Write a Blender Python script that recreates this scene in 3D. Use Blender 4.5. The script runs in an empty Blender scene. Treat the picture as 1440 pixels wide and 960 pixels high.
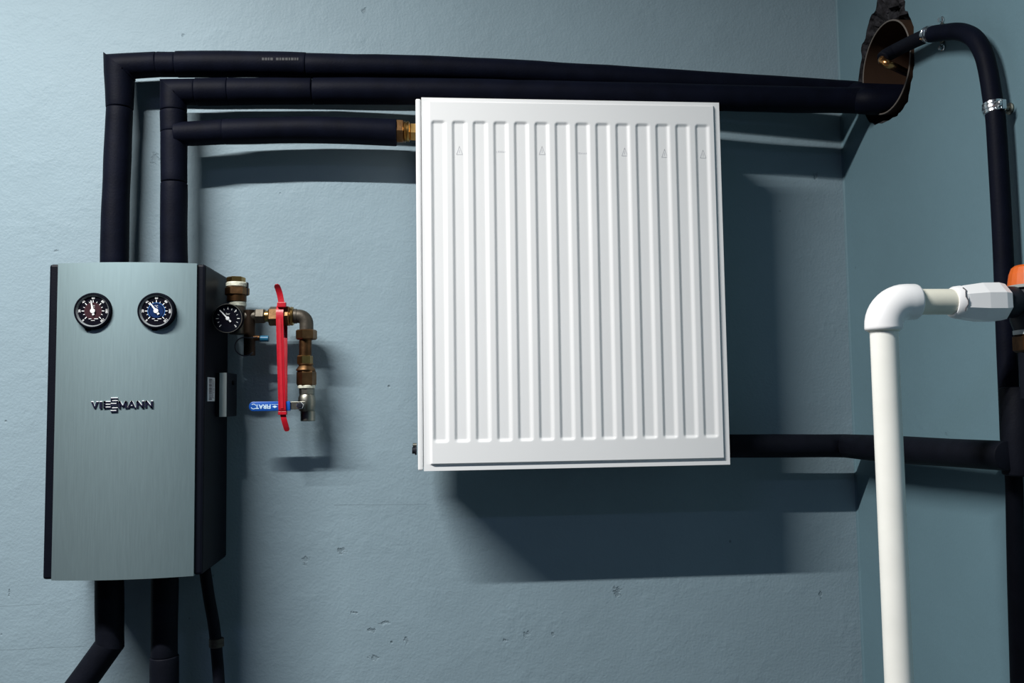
import bpy, bmesh, math, random
from mathutils import Vector, Matrix, noise
PI = math.pi
random.seed(7)
S = bpy.context.scene
COL = S.collection

# ------------------------------------------------------------------ camera
FPX = 1200.0                                  # focal length in pixels of the 1440x960 frame
CAM = Vector((0.0, -1.54, 1.55))
YAW, PITCH, ROLL = math.radians(5.18), math.radians(3.83), math.radians(-0.81)
fw = Vector((math.sin(YAW) * math.cos(PITCH), math.cos(YAW) * math.cos(PITCH), math.sin(PITCH)))
r0 = Vector((math.cos(YAW), -math.sin(YAW), 0))
u0 = r0.cross(fw)
rt = math.cos(ROLL) * r0 + math.sin(ROLL) * u0
up = -math.sin(ROLL) * r0 + math.cos(ROLL) * u0
cd = bpy.data.cameras.new('camera')
cam = bpy.data.objects.new('camera', cd)
COL.objects.link(cam)
cd.sensor_width = 36.0
cd.lens = FPX / 1440 * 36.0
cd.clip_start = 0.02
cam.matrix_world = Matrix(((rt.x, up.x, -fw.x, CAM.x), (rt.y, up.y, -fw.y, CAM.y), (rt.z, up.z, -fw.z, CAM.z), (0, 0, 0, 1)))
S.camera = cam

# ------------------------------------------------------------------ world, exposure
w = bpy.data.worlds.new('dim_room')
S.world = w
w.use_nodes = True
bgn = w.node_tree.nodes['Background']
bgn.inputs[0].default_value = (0.24, 0.30, 0.90, 1)
bgn.inputs[1].default_value = 0.022
S.view_settings.view_transform = 'Standard'
S.view_settings.look = 'None'
S.view_settings.exposure = 0.0
S.view_settings.gamma = 1.0
S.view_settings.use_curve_mapping = False

# lamp data used by the two ceiling tubes further down: x from, x to, y, z, watts, colour
LAMPS = [(-1.62, -0.50, -1.15, 2.88, 108.0, (1.0, 0.985, 0.96)),
         (-1.62, -0.50, -2.30, 2.84, 7.5, (0.50, 0.58, 1.0))]

# ------------------------------------------------------------------ pixel -> point helpers
def ray(u, v):
    return (fw + rt * ((u - 720) / FPX) + up * ((480 - v) / FPX))
def W(u, v, g):                               # point g metres in front of the back wall (y = 0)
    d = ray(u, v)
    return CAM + d * ((-g - CAM.y) / d.y)
XR = W(1196, 480, 0).x                        # the right wall
def Rw(u, v, h):                              # point h metres off the right wall
    d = ray(u, v)
    return CAM + d * ((XR - h - CAM.x) / d.x)
def at_row(x, y, v):                          # the point above (x, y) seen in image row v
    lo, hi = 0.0, 3.0
    for _ in range(40):
        z = (lo + hi) / 2
        d = Vector((x, y, z)) - CAM
        if 480 - FPX * d.dot(up) / d.dot(fw) > v: lo = z
        else: hi = z
    return Vector((x, y, (lo + hi) / 2))
def rad(px, p):                               # radius in metres of something px wide at point p
    return 0.5 * px / FPX * (p - CAM).dot(fw)

# ------------------------------------------------------------------ materials
def mat(name, col, rough=0.5, metal=0.0, var=0.0, vscale=20.0, bump=0.0, bscale=200.0, spec=0.5, coat=0.0):
    m = bpy.data.materials.new(name)
    m.use_nodes = True
    nt = m.node_tree
    b = nt.nodes['Principled BSDF']
    b.inputs['Base Color'].default_value = (*col, 1)
    b.inputs['Roughness'].default_value = rough
    b.inputs['Metallic'].default_value = metal
    b.inputs['Specular IOR Level'].default_value = spec
    b.inputs['Coat Weight'].default_value = coat
    tc = nt.nodes.new('ShaderNodeTexCoord')
    if var > 0:
        n = nt.nodes.new('ShaderNodeTexNoise')
        n.inputs['Scale'].default_value = vscale
        n.inputs['Detail'].default_value = 5
        nt.links.new(tc.outputs['Object'], n.inputs['Vector'])
        r = nt.nodes.new('ShaderNodeMapRange')
        r.inputs[1].default_value = 0.3
        r.inputs[2].default_value = 0.7
        r.inputs[3].default_value = 1 - var
        r.inputs[4].default_value = 1 + var
        nt.links.new(n.outputs[0], r.inputs[0])
        mx = nt.nodes.new('ShaderNodeVectorMath')
        mx.operation = 'SCALE'
        mx.inputs[0].default_value = col
        nt.links.new(r.outputs[0], mx.inputs['Scale'])
        nt.links.new(mx.outputs[0], b.inputs['Base Color'])
    if bump > 0:
        n = nt.nodes.new('ShaderNodeTexNoise')
        n.inputs['Scale'].default_value = bscale
        n.inputs['Detail'].default_value = 4
        nt.links.new(tc.outputs['Object'], n.inputs['Vector'])
        bp = nt.nodes.new('ShaderNodeBump')
        bp.inputs['Strength'].default_value = bump
        bp.inputs['Distance'].default_value = 0.002
        nt.links.new(n.outputs[0], bp.inputs['Height'])
        nt.links.new(bp.outputs[0], b.inputs['Normal'])
    return m

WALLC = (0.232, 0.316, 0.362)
WALLC_R_DIMMED = (0.120, 0.203, 0.240)  # right wall: wall paint deepened, weaker light on it put into the colour
def wall_material(name, dents, lines, bump=0.42, col=WALLC):
    """painted plaster: orange-peel relief, small chips and hairline joints of its own"""
    m = bpy.data.materials.new(name)
    m.use_nodes = True
    nt = m.node_tree
    N, L = nt.nodes.new, nt.links.new
    b = nt.nodes['Principled BSDF']
    b.inputs['Roughness'].default_value = 0.55
    b.inputs['Specular IOR Level'].default_value = 0.25
    tc = N('ShaderNodeTexCoord')
    P = tc.outputs['Object']
    def math_(op, a, c=None, d=None):
        n = N('ShaderNodeMath'); n.operation = op
        for i, x in enumerate((a, c, d)):
            if x is None: continue
            if isinstance(x, (int, float)): n.inputs[i].default_value = x
            else: L(x, n.inputs[i])
        return n.outputs[0]
    def nz(scale, detail=4, rough=0.5):
        n = N('ShaderNodeTexNoise')
        n.inputs['Scale'].default_value = scale
        n.inputs['Detail'].default_value = detail
        n.inputs['Roughness'].default_value = rough
        L(P, n.inputs['Vector'])
        return n.outputs[0]
    fine = nz(220, 4)
    mid = nz(60, 5)
    big = nz(7, 4)
    # rough patches where the relief gets stronger
    patch = N('ShaderNodeMapRange'); L(nz(11, 3), patch.inputs[0])
    patch.inputs[1].default_value = 0.45; patch.inputs[2].default_value = 0.7
    patch.inputs[3].default_value = 0.25; patch.inputs[4].default_value = 1.0
    h = math_('ADD', math_('MULTIPLY', fine, 0.5), math_('MULTIPLY', math_('MULTIPLY', mid, 1.2), patch.outputs[0]))
    h = math_('ADD', h, math_('MULTIPLY', big, 1.5))
    # sparse pin-holes
    vo = N('ShaderNodeTexVoronoi'); vo.inputs['Scale'].default_value = 26
    L(P, vo.inputs['Vector'])
    pin = N('ShaderNodeMapRange'); L(vo.outputs['Distance'], pin.inputs[0])
    pin.inputs[1].default_value = 0.03; pin.inputs[2].default_value = 0.075
    sel = N('ShaderNodeSeparateColor'); L(vo.outputs['Color'], sel.inputs[0])
    rare = math_('GREATER_THAN', sel.outputs[0], 0.86)
    hole = math_('MULTIPLY', math_('SUBTRACT', 1.0, pin.outputs[0]), rare)
    h = math_('SUBTRACT', h, math_('MULTIPLY', hole, 1.2))
    dark = math_('MULTIPLY', hole, 0.35)
    # single chips, each where the plaster is broken
    jag = nz(150, 5)
    for (p, rx, rz, deep) in dents:
        mp = N('ShaderNodeVectorMath'); mp.operation = 'SUBTRACT'
        L(P, mp.inputs[0]); mp.inputs[1].default_value = p
        ms = N('ShaderNodeVectorMath'); ms.operation = 'MULTIPLY'
        L(mp.outputs[0], ms.inputs[0]); ms.inputs[1].default_value = (1.6 / rx, 1.6 / rx, 1.6 / rz)
        le = N('ShaderNodeVectorMath'); le.operation = 'LENGTH'
        L(ms.outputs[0], le.inputs[0])
        d = math_('ADD', le.outputs['Value'], math_('MULTIPLY', math_('SUBTRACT', jag, 0.5), 4.5))
        mr = N('ShaderNodeMapRange'); L(d, mr.inputs[0])
        mr.inputs[1].default_value = 0.45; mr.inputs[2].default_value = 1.15
        mr.inputs[3].default_value = 1.0; mr.inputs[4].default_value = 0.0
        h = math_('SUBTRACT', h, math_('MULTIPLY', mr.outputs[0], deep))
        dark = math_('ADD', dark, math_('MULTIPLY', mr.outputs[0], 0.12 * deep))
    sp = N('ShaderNodeSeparateXYZ'); L(P, sp.inputs[0])
    for (z0, xa, xb, wd) in lines:            # hairline board joints in the plaster
        zz = math_('ADD', sp.outputs[2], math_('MULTIPLY', math_('SUBTRACT', nz(5, 2), 0.5), 0.012))
        near = math_('LESS_THAN', math_('ABSOLUTE', math_('SUBTRACT', zz, z0)), wd)
        ins = math_('MULTIPLY', math_('GREATER_THAN', sp.outputs[0], xa), math_('LESS_THAN', sp.outputs[0], xb))
        ln = math_('MULTIPLY', near, ins)
        h = math_('SUBTRACT', h, math_('MULTIPLY', ln, 1.0))
        dark = math_('ADD', dark, math_('MULTIPLY', ln, 0.18))
    bp = N('ShaderNodeBump')
    bp.inputs['Strength'].default_value = bump
    bp.inputs['Distance'].default_value = 0.003
    L(h, bp.inputs['Height']); L(bp.outputs[0], b.inputs['Normal'])
    tone = N('ShaderNodeMapRange'); L(nz(3.0, 6, 0.6), tone.inputs[0])
    tone.inputs[1].default_value = 0.3; tone.inputs[2].default_value = 0.7
    tone.inputs[3].default_value = 0.94; tone.inputs[4].default_value = 1.05
    f = math_('MULTIPLY', tone.outputs[0], math_('SUBTRACT', 1.0, math_('MINIMUM', dark, 0.8)))
    sc = N('ShaderNodeVectorMath'); sc.operation = 'SCALE'
    sc.inputs[0].default_value = col
    L(f, sc.inputs['Scale']); L(sc.outputs[0], b.inputs['Base Color'])
    return m

M = {
    'foam': mat('black_foam', (0.0026, 0.0036, 0.0092), 0.58, 0, 0.25, 30, 0.15, 300, 0.07),
    'foam2': mat('dark_foam', (0.0045, 0.0055, 0.0095), 0.6, 0, 0.2, 30, 0.15, 300, 0.08),
    'white': mat('white_enamel', (0.83, 0.84, 0.84), 0.35, 0, 0.01, 8, spec=0.4),
    'stamp': mat('grey_print', (0.58, 0.59, 0.61), 0.5),
    'dark': mat('black_plastic', (0.003, 0.004, 0.008), 0.5, 0, 0.1, 40, 0.1, 400, 0.10),
    'gauge_black': mat('gauge_black', (0.004, 0.005, 0.009), 0.8, 0, spec=0.03),
    'dial': mat('dial_black', (0.004, 0.004, 0.008), 0.7, spec=0.03),
    'dial_red': mat('dial_red', (0.030, 0.007, 0.012), 0.6, spec=0.2),
    'dial_blue': mat('dial_blue', (0.006, 0.022, 0.085), 0.6, spec=0.05),
    'dial_ring_blue': mat('dial_ring_blue', (0.03, 0.10, 0.28), 0.6, spec=0.05),
    'lip': mat('grey_lip', (0.22, 0.24, 0.25), 0.3, spec=0.6),
    'mark': mat('white_mark', (0.88, 0.90, 0.90), 0.5),
    'mark_dim': mat('grey_mark', (0.25, 0.29, 0.32), 0.5),
    'chrome': mat('bright_steel', (0.72, 0.76, 0.78), 0.22, 1.0, 0.1, 60),
    'steel': mat('dull_nickel', (0.24, 0.24, 0.205), 0.38, 1.0, 0.25, 60, 0.1, 200),
    'brass': mat('brass', (0.40, 0.25, 0.085), 0.30, 1.0, 0.25, 60, 0.08, 150),
    'brass_dark': mat('tarnished_brass', (0.085, 0.044, 0.020), 0.45, 1.0, 0.35, 70, 0.15, 180),
    'brass_brown': mat('brown_brass', (0.19, 0.105, 0.048), 0.40, 1.0, 0.3, 60, 0.12, 180),
    'grey_fit': mat('grey_brass', (0.075, 0.066, 0.052), 0.5, 0.7, 0.3, 60, 0.15, 180),
    'sealant': mat('pale_sealant', (0.55, 0.56, 0.46), 0.7, 0, 0.3, 120, 0.5, 200),
    'outlet': mat('blackened_brass', (0.035, 0.022, 0.014), 0.5, 0.8, 0.3, 60),
    'copper': mat('copper', (0.55, 0.27, 0.10), 0.28, 1.0, 0.2, 60),
    'red': mat('red_nylon', (0.43, 0.007, 0.018), 0.35, 0, 0.1, 80, 0.1, 400),
    'blue': mat('blue_vinyl', (0.008, 0.085, 0.40), 0.35, 0, 0.1, 60, spec=0.5),
    'teal': mat('teal_plastic', (0.01, 0.13, 0.24), 0.4),
    'pvc': mat('white_pvc', (0.86, 0.86, 0.80), 0.32, 0, 0.04, 20, spec=0.4),
    'pvc_cool': mat('white_pvc_fitting', (0.87, 0.87, 0.87), 0.3, 0, 0.02, 20, spec=0.4),
    'pvc_old': mat('yellowed_pvc', (0.80, 0.78, 0.66), 0.35, 0, 0.06, 30, spec=0.4),
    'orange': mat('orange_plastic', (0.62, 0.11, 0.008), 0.4, 0, 0.1, 60),
    'grey_plastic': mat('grey_plastic', (0.36, 0.40, 0.39), 0.5, 0, 0.05, 60),
    'module_grey': mat('pale_grey_plastic', (0.60, 0.66, 0.64), 0.5, 0, 0.05, 60),
    'charcoal': mat('charcoal_plastic', (0.012, 0.014, 0.02), 0.5, spec=0.2),
    'paper': mat('white_label', (0.66, 0.70, 0.72), 0.5),
    'ink': mat('black_ink', (0.03, 0.033, 0.045), 0.6),
    'sleeve': mat('brown_duct', (0.046, 0.027, 0.018), 0.45, 0, 0.15, 20, spec=0.4),
    'rimtan': mat('pale_rim', (0.13, 0.115, 0.10), 0.5),
    'rubble': mat('broken_mortar', (0.026, 0.026, 0.030), 0.9, 0, 0.8, 90, 1.0, 120, 0.2),
    'concrete': mat('grey_concrete', (0.045, 0.05, 0.055), 0.85, 0, 0.15, 5, 0.3, 60),
    'ceiling': mat('ceiling_paint', (0.06, 0.075, 0.085), 0.8, 0, 0.05, 5),
    'letter': mat('letter_black', (0.012, 0.013, 0.03), 0.22, 0, spec=0.6),
}
# brushed aluminium cover: fine vertical grain in the roughness and relief
def brushed(name, col):
    m = bpy.data.materials.new(name); m.use_nodes = True
    nt = m.node_tree; N, L = nt.nodes.new, nt.links.new
    b = nt.nodes['Principled BSDF']
    b.inputs['Base Color'].default_value = (*col, 1)
    b.inputs['Metallic'].default_value = 0.85
    tc = N('ShaderNodeTexCoord'); mp = N('ShaderNodeMapping')
    mp.inputs['Scale'].default_value = (600, 600, 25)
    L(tc.outputs['Object'], mp.inputs[0])
    n = N('ShaderNodeTexNoise'); n.inputs['Scale'].default_value = 1.0; n.inputs['Detail'].default_value = 3
    L(mp.outputs[0], n.inputs['Vector'])
    r = N('ShaderNodeMapRange'); r.inputs[3].default_value = 0.46; r.inputs[4].default_value = 0.54
    L(n.outputs[0], r.inputs[0]); L(r.outputs[0], b.inputs['Roughness'])
    bp = N('ShaderNodeBump'); bp.inputs['Strength'].default_value = 0.03; bp.inputs['Distance'].default_value = 0.001
    L(n.outputs[0], bp.inputs['Height']); L(bp.outputs[0], b.inputs['Normal'])
    return m
M['alu'] = brushed('brushed_aluminium', (0.275, 0.375, 0.395))
# clear gauge glass
def glass_mat():
    m = bpy.data.materials.new('gauge_glass'); m.use_nodes = True
    nt = m.node_tree; N, L = nt.nodes.new, nt.links.new
    nt.nodes.remove(nt.nodes['Principled BSDF'])
    o = nt.nodes['Material Output']
    t = N('ShaderNodeBsdfTransparent'); t.inputs[0].default_value = (1, 1, 1, 1)
    g = N('ShaderNodeBsdfGlossy'); g.inputs['Roughness'].default_value = 0.05
    f = N('ShaderNodeValue'); f.outputs[0].default_value = 0.015
    x = N('ShaderNodeMixShader')
    L(f.outputs[0], x.inputs[0]); L(t.outputs[0], x.inputs[1]); L(g.outputs[0], x.inputs[2])
    L(x.outputs[0], o.inputs[0])
    return m
M['glass'] = glass_mat()

# ------------------------------------------------------------------ mesh helpers
ORG = {}
def tag(o, label, cat, group=None):
    o['label'] = label; o['category'] = cat
    if group: o['group'] = group
    return o
def thing(name, loc, label, cat, group=None):
    o = bpy.data.objects.new(name, None)
    o.empty_display_size = 0.03
    COL.objects.link(o)
    o.location = loc
    ORG[o.name] = Vector(loc)
    return tag(o, label, cat, group)
def mesh(name, vf, m, parent=None, smooth=True, label=None, origin=None, angle=None):
    """vf = (verts in world space, faces)"""
    vs, fs = vf
    org = ORG[parent.name] if parent else (Vector(origin) if origin is not None else Vector((0, 0, 0)))
    me = bpy.data.meshes.new(name)
    me.from_pydata([tuple(Vector(v) - org) for v in vs], [], fs)
    bm = bmesh.new(); bm.from_mesh(me)
    bmesh.ops.recalc_face_normals(bm, faces=bm.faces)
    if smooth and angle is not None:
        for e in bm.edges:
            if len(e.link_faces) == 2 and e.calc_face_angle(0) > angle: e.smooth = False
    for f in bm.faces: f.smooth = smooth
    bm.to_mesh(me); bm.free()
    me.materials.append(M[m] if isinstance(m, str) else m)
    o = bpy.data.objects.new(name, me)
    COL.objects.link(o)
    if parent:
        o.parent = parent
    else:
        o.location = org
    ORG[o.name] = org
    if label: o['label'] = label
    return o
def join(*parts):
    vs, fs = [], []
    for v, f in parts:
        k = len(vs)
        vs += [Vector(p) for p in v]
        fs += [tuple(i + k for i in q) for q in f]
    return vs, fs
def frame_for(t):
    t = t.normalized()
    a = Vector((0, 0, 1)) if abs(t.z) < 0.9 else Vector((0, 1, 0))
    x = t.cross(a).normalized()
    return x, t.cross(x).normalized()
def smooth_path(pts, n=8):
    pts = [Vector(p) for p in pts]
    if len(pts) < 3: return pts
    P = [2 * pts[0] - pts[1]] + pts + [2 * pts[-1] - pts[-2]]
    out = []
    for i in range(1, len(P) - 2):
        a, b, c, d = P[i - 1:i + 3]
        for k in range(n):
            t = k / n
            out.append(0.5 * ((2 * b) + (c - a) * t + (2 * a - 5 * b + 4 * c - d) * t * t + (3 * b - a - 3 * c + d) * t ** 3))
    out.append(pts[-1])
    return out
def tube(pts, r, seg=24, cutA=None, cutB=None, caps=True, wob=0.0, edge=0.0):
    """round tube along pts; r a number or one per point; cutA / cutB = normals of mitre planes; edge = softened rim"""
    pts = [Vector(p) for p in pts]
    rs = list(r) if isinstance(r, (list, tuple)) else [r] * len(pts)
    if edge > 0:
        d0 = (pts[1] - pts[0]).normalized(); d1 = (pts[-2] - pts[-1]).normalized()
        if cutA is None:
            pts = [pts[0], pts[0] + d0 * edge * 0.5, pts[0] + d0 * edge * 1.5] + pts[1:]
            rs = [rs[0] - edge, rs[0] - edge * 0.25, rs[0]] + rs[1:]
        if cutB is None:
            pts = pts[:-1] + [pts[-1] + d1 * edge * 1.5, pts[-1] + d1 * edge * 0.5, pts[-1]]
            rs = rs[:-1] + [rs[-1], rs[-1] - edge * 0.25, rs[-1] - edge]
    vs, fs = [], []
    x = None
    n = len(pts)
    for i, p in enumerate(pts):
        t = (pts[min(i + 1, n - 1)] - pts[max(i - 1, 0)]).normalized()
        if x is None: x, y = frame_for(t)
        else:
            x = (x - t * x.dot(t)).normalized(); y = t.cross(x)
        for k in range(seg):
            a = 2 * PI * k / seg
            off = (x * math.cos(a) + y * math.sin(a)) * rs[i]
            if wob:
                off *= 1 + wob * noise.noise((p + off) * 14)
            q = p + off
            for end, cut in ((0, cutA), (n - 1, cutB)):
                if i == end and cut is not None:
                    nn = Vector(cut)
                    q = q - t * ((q - p).dot(nn) / t.dot(nn))
            vs.append(q)
    for i in range(n - 1):
        for k in range(seg):
            a, b = i * seg + k, i * seg + (k + 1) % seg
            fs.append((a, b, b + seg, a + seg))
    if caps:
        fs.append(tuple(range(seg - 1, -1, -1)))
        fs.append(tuple((n - 1) * seg + k for k in range(seg)))
    return vs, fs
def lathe(p, axis, prof, seg=24, rot=0.0, closed=False):
    """prof = [(distance along axis, radius)]"""
    p = Vector(p); t = Vector(axis).normalized(); x, y = frame_for(t)
    vs, fs = [], []
    for d, r in prof:
        for k in range(seg):
            a = 2 * PI * k / seg + rot
            vs.append(p + t * d + (x * math.cos(a) + y * math.sin(a)) * r)
    n = len(prof)
    for i in range(n if closed else n - 1):
        j = (i + 1) % n
        for k in range(seg):
            k2 = (k + 1) % seg
            fs.append((i * seg + k, i * seg + k2, j * seg + k2, j * seg + k))
    if not closed:
        if prof[0][1] > 1e-6: fs.append(tuple(range(seg - 1, -1, -1)))
        if prof[-1][1] > 1e-6: fs.append(tuple((n - 1) * seg + k for k in range(seg)))
    return vs, fs
def hexnut(p, axis, length, r, seg=6, rot=0.0, ch=0.12):
    """chamfered nut; r = radius to the corners"""
    c = length * ch
    return lathe(p, axis, [(0, r * 0.88), (c, r), (length - c, r), (length, r * 0.88)], seg, rot)
def cyl(a, b, r, seg=24, edge=0.0006):
    a, b = Vector(a), Vector(b); L = (b - a).length
    return lathe(a, b - a, [(0, r - edge), (edge, r), (L - edge, r), (L, r - edge)], seg)
def box(c, sx, sy, sz, R=None, bev=0.0):
    bm = bmesh.new()
    bmesh.ops.create_cube(bm, size=1.0)
    for v in bm.verts: v.co = Vector((v.co.x * sx, v.co.y * sy, v.co.z * sz))
    if bev > 0:
        bmesh.ops.bevel(bm, geom=bm.edges[:], offset=bev, segments=2, profile=0.5, affect='EDGES')
    c = Vector(c)
    vs = [(R @ v.co if R else v.co.copy()) + c for v in bm.verts]
    bm.verts.index_update()
    fs = [tuple(v.index for v in f.verts) for f in bm.faces]
    bm.free()
    return vs, fs
def prism(poly, o, ex, ey, en, d):
    """polygon poly (2D) on the frame o, ex, ey, extruded by d along en"""
    o, ex, ey, en = Vector(o), Vector(ex), Vector(ey), Vector(en)
    n = len(poly)
    vs = [o + ex * a + ey * b for a, b in poly] + [o + ex * a + ey * b + en * d for a, b in poly]
    fs = [tuple(range(n)), tuple(range(2 * n - 1, n - 1, -1))]
    fs += [(i, (i + 1) % n, n + (i + 1) % n, n + i) for i in range(n)]
    return vs, fs
def text(s, o, ex, ey, en, size, d=0.0004, bold=0.0, align='CENTER'):
    """lettering as a mesh on the frame o, ex, ey"""
    cu = bpy.data.curves.new('lettering', 'FONT')
    cu.body = s; cu.size = 1.0; cu.align_x = align; cu.align_y = 'CENTER'; cu.offset = bold; cu.resolution_u = 3
    ob = bpy.data.objects.new('lettering', cu)
    COL.objects.link(ob)
    dg = bpy.context.evaluated_depsgraph_get()
    me = ob.evaluated_get(dg).to_mesh()
    o, ex, ey, en = Vector(o), Vector(ex), Vector(ey), Vector(en)
    vs = [o + ex * (v.co.x * size) + ey * (v.co.y * size) + en * d for v in me.vertices]
    fs = [tuple(p.vertices) for p in me.polygons]
    bpy.data.objects.remove(ob)
    bpy.data.curves.remove(cu)
    return vs, fs
X, Y, Z = Vector((1, 0, 0)), Vector((0, 1, 0)), Vector((0, 0, 1))
FR = -Y                                       # towards the viewer

# ------------------------------------------------------------------ the room
def structure(o):
    o['kind'] = 'structure'
    return o
FLOOR, CEIL, XL, YF = 0.0, 2.94, -2.6, -3.4
dents = [(W(868, 832, 0), .010, .016, 2.2), (W(480, 775, 0), .010, .008, 2.2), (W(500, 861, 0), .009, .004, 1.5),
         (W(523, 886, 0), .010, .006, 1.8), (W(540, 876, 0), .014, .005, 1.2), (W(572, 900, 0), .006, .010, 1.6),
         (W(1154, 836, 0), .004, .014, 2.0), (W(712, 900, 0), .008, .004, 1.6), (W(740, 892, 0), .010, .008, 1.2),
         (W(778, 892, 0), .004, .006, 1.4), (W(525, 925, 0), .012, .007, 1.2), (W(430, 788, 0), .010, .010, 1.2),
         (W(1147, 247, 0), .009, .010, 1.8), (W(512, 16, 0), .006, .010, 1.6), (W(218, 223, 0), .010, .018, 1.0),
         (W(258, 50, 0), .004, .005, 1.6), (W(13, 832, 0), .002, .010, 1.8), (W(80, 353, 0), .006, .004, 1.4)]
lines = [(W(60, 849, 0).z, W(-40, 850, 0).x, W(62, 849, 0).x, .0006), (W(60, 911, 0).z, W(-60, 850, 0).x, W(122, 910, 0).x, .0007),
         (W(540, 710, 0).z, W(470, 710, 0).x, W(600, 710, 0).x, .0006)]
M['wall_back'] = wall_material('painted_plaster', dents, lines)
M['wall_right'] = wall_material('painted_plaster_smooth_dimmed', [(Rw(1203, 376, 0), .004, .004, 1.5), (Rw(1330, 610, 0), .005, .004, 1.2)], [], 0.18, WALLC_R_DIMMED)

th = 0.24
structure(mesh('wall_back', box(((XL + XR) / 2, th / 2, (FLOOR + CEIL) / 2), XR - XL, th, CEIL - FLOOR), 'wall_back', smooth=False))
structure(mesh('floor', box(((XL + XR + 0.3) / 2, YF / 2 + .12, FLOOR - 0.05), XR - XL + 0.3, -YF + .24, 0.1), 'concrete', smooth=False))
structure(mesh('ceiling', box(((XL + XR + 0.3) / 2, YF / 2 + .12, CEIL + 0.05), XR - XL + 0.3, -YF + .24, 0.1), 'ceiling', smooth=False))

# duct opening in the right wall: circle fitted to the rim seen in the opening
rim = [(1245, 156), (1277, 112.6), (1281, 70), (1262, 28), (1237.5, 43), (1219, 71), (1213, 101)]
q = [Rw(u, v, 0.004) for u, v in rim]
cy, cz = sum(p.y for p in q) / 7, sum(p.z for p in q) / 7
for _ in range(200):
    rr = sum(math.hypot(p.y - cy, p.z - cz) for p in q) / 7
    gy = sum((math.hypot(p.y - cy, p.z - cz) - rr) * (cy - p.y) / math.hypot(p.y - cy, p.z - cz) for p in q) / 7
    gz = sum((math.hypot(p.y - cy, p.z - cz) - rr) * (cz - p.z) / math.hypot(p.y - cy, p.z - cz) for p in q) / 7
    cy -= gy; cz -= gz
RS = rr
print('DUCT', cy, cz, RS, 'XR', XR)
hole_px = [(1230, 176), (1246, 171), (1260, 164), (1266, 158), (1277, 143), (1278, 114), (1283, 92), (1284, 48), (1281, 27), (1273, 15), (1272, 0),
           (1268, -20), (1256, -32), (1243, -26), (1236, -10), (1233, 4), (1231, 15), (1224, 24), (1220, 38), (1217, 54), (1211, 67), (1212, 82),
           (1208, 105), (1208, 128), (1212, 150), (1220, 168)]
hole = []
for u, v in hole_px:
    p = Rw(u, v, 0)
    d = Vector((p.y - cy, p.z - cz))
    if d.length < RS + 0.006: d = d.normalized() * (RS + 0.006 + random.random() * .003)
    if cy + d.x > -0.012: d.x = -0.012 - cy
    hole.append((cy + d.x, cz + d.y))
# subdivide and roughen the broken edge
rough = []
for i in range(len(hole)):
    a, b = Vector(hole[i]), Vector(hole[(i + 1) % len(hole)])
    for k in range(3):
        c = a.lerp(b, k / 3)
        if k: c += (c - Vector((cy, cz))).normalized() * random.uniform(-0.0015, 0.0035)
        if c.x > -0.008: c.x = -0.008
        rough.append((c.x, c.y))
bm = bmesh.new()
ov = [bm.verts.new((XR, y, z)) for y, z in ((0, FLOOR), (0, CEIL), (YF, CEIL), (YF, FLOOR))]
hv = [bm.verts.new((XR, y, z)) for y, z in rough]
ed = [bm.edges.new((ov[i], ov[(i + 1) % 4])) for i in range(4)] + [bm.edges.new((hv[i], hv[(i + 1) % len(hv)])) for i in range(len(hv))]
bmesh.ops.triangle_fill(bm, use_beauty=True, use_dissolve=False, edges=ed)
bm.verts.index_update()
wv = ([v.co.copy() for v in bm.verts], [tuple(v.index for v in f.verts) for f in bm.faces])
bm.free()
# back skin and edges of the wall slab
bk = [(XR + 0.34, 0, FLOOR), (XR + 0.34, 0, CEIL), (XR + 0.34, YF, CEIL), (XR + 0.34, YF, FLOOR)]
fr = [(XR, 0, FLOOR), (XR, 0, CEIL), (XR, YF, CEIL), (XR, YF, FLOOR)]
slab = (fr + bk, [(4, 5, 6, 7), (0, 1, 5, 4), (1, 2, 6, 5), (2, 3, 7, 6), (3, 0, 4, 7)])
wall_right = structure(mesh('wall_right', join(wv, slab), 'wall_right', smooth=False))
# broken masonry inside the opening, running in to the duct
rings = []
nr = len(rough)
for j, (dep, k) in enumerate(((0.0, 0.0), (0.006, 0.10), (0.016, 0.35), (0.026, 0.6), (0.05, 0.85), (0.09, 1.0))):
    for i, (y, z) in enumerate(rough):
        d = Vector((y - cy, z - cz)); n_ = d.normalized()
        c = d.lerp(n_ * (RS + 0.001), k)
        nz = noise.noise(Vector((i * 1.7, j * 2.3, 5.0))) if 0 < j < 5 else 0
        c = c + n_ * 0.006 * nz * (1 if c.length > RS + .012 else 0)
        rings.append((XR + dep + (0.010 * nz if j > 1 else 0.0005), cy + c.x, cz + c.y))
rf = []
for j in range(5):
    for i in range(nr):
        rf.append((j * nr + i, j * nr + (i + 1) % nr, (j + 1) * nr + (i + 1) % nr, (j + 1) * nr + i))
mesh('broken_masonry', (rings, rf), 'rubble', wall_right, smooth=False, label='dark broken masonry around the brown duct')
# loose-looking stone lumps above the duct
for i in range(26):
    a = random.uniform(0.8, 2.2)
    ry = random.uniform(RS + .012, RS + .085)
    yy, zz = cy + math.cos(a) * ry * .45, cz + math.sin(a) * ry
    bm = bmesh.new()
    bmesh.ops.create_icosphere(bm, subdivisions=1, radius=random.uniform(.006, .013))
    for v in bm.verts: v.co += Vector((random.uniform(-1, 1), random.uniform(-1, 1), random.uniform(-1, 1))) * .003
    bm.verts.index_update()
    sv = ([v.co + Vector((XR + .024, yy, zz)) for v in bm.verts], [tuple(v.index for v in f.verts) for f in bm.faces])
    bm.free()
    mesh('stone_chip', sv, 'rubble', wall_right, smooth=False)
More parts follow.
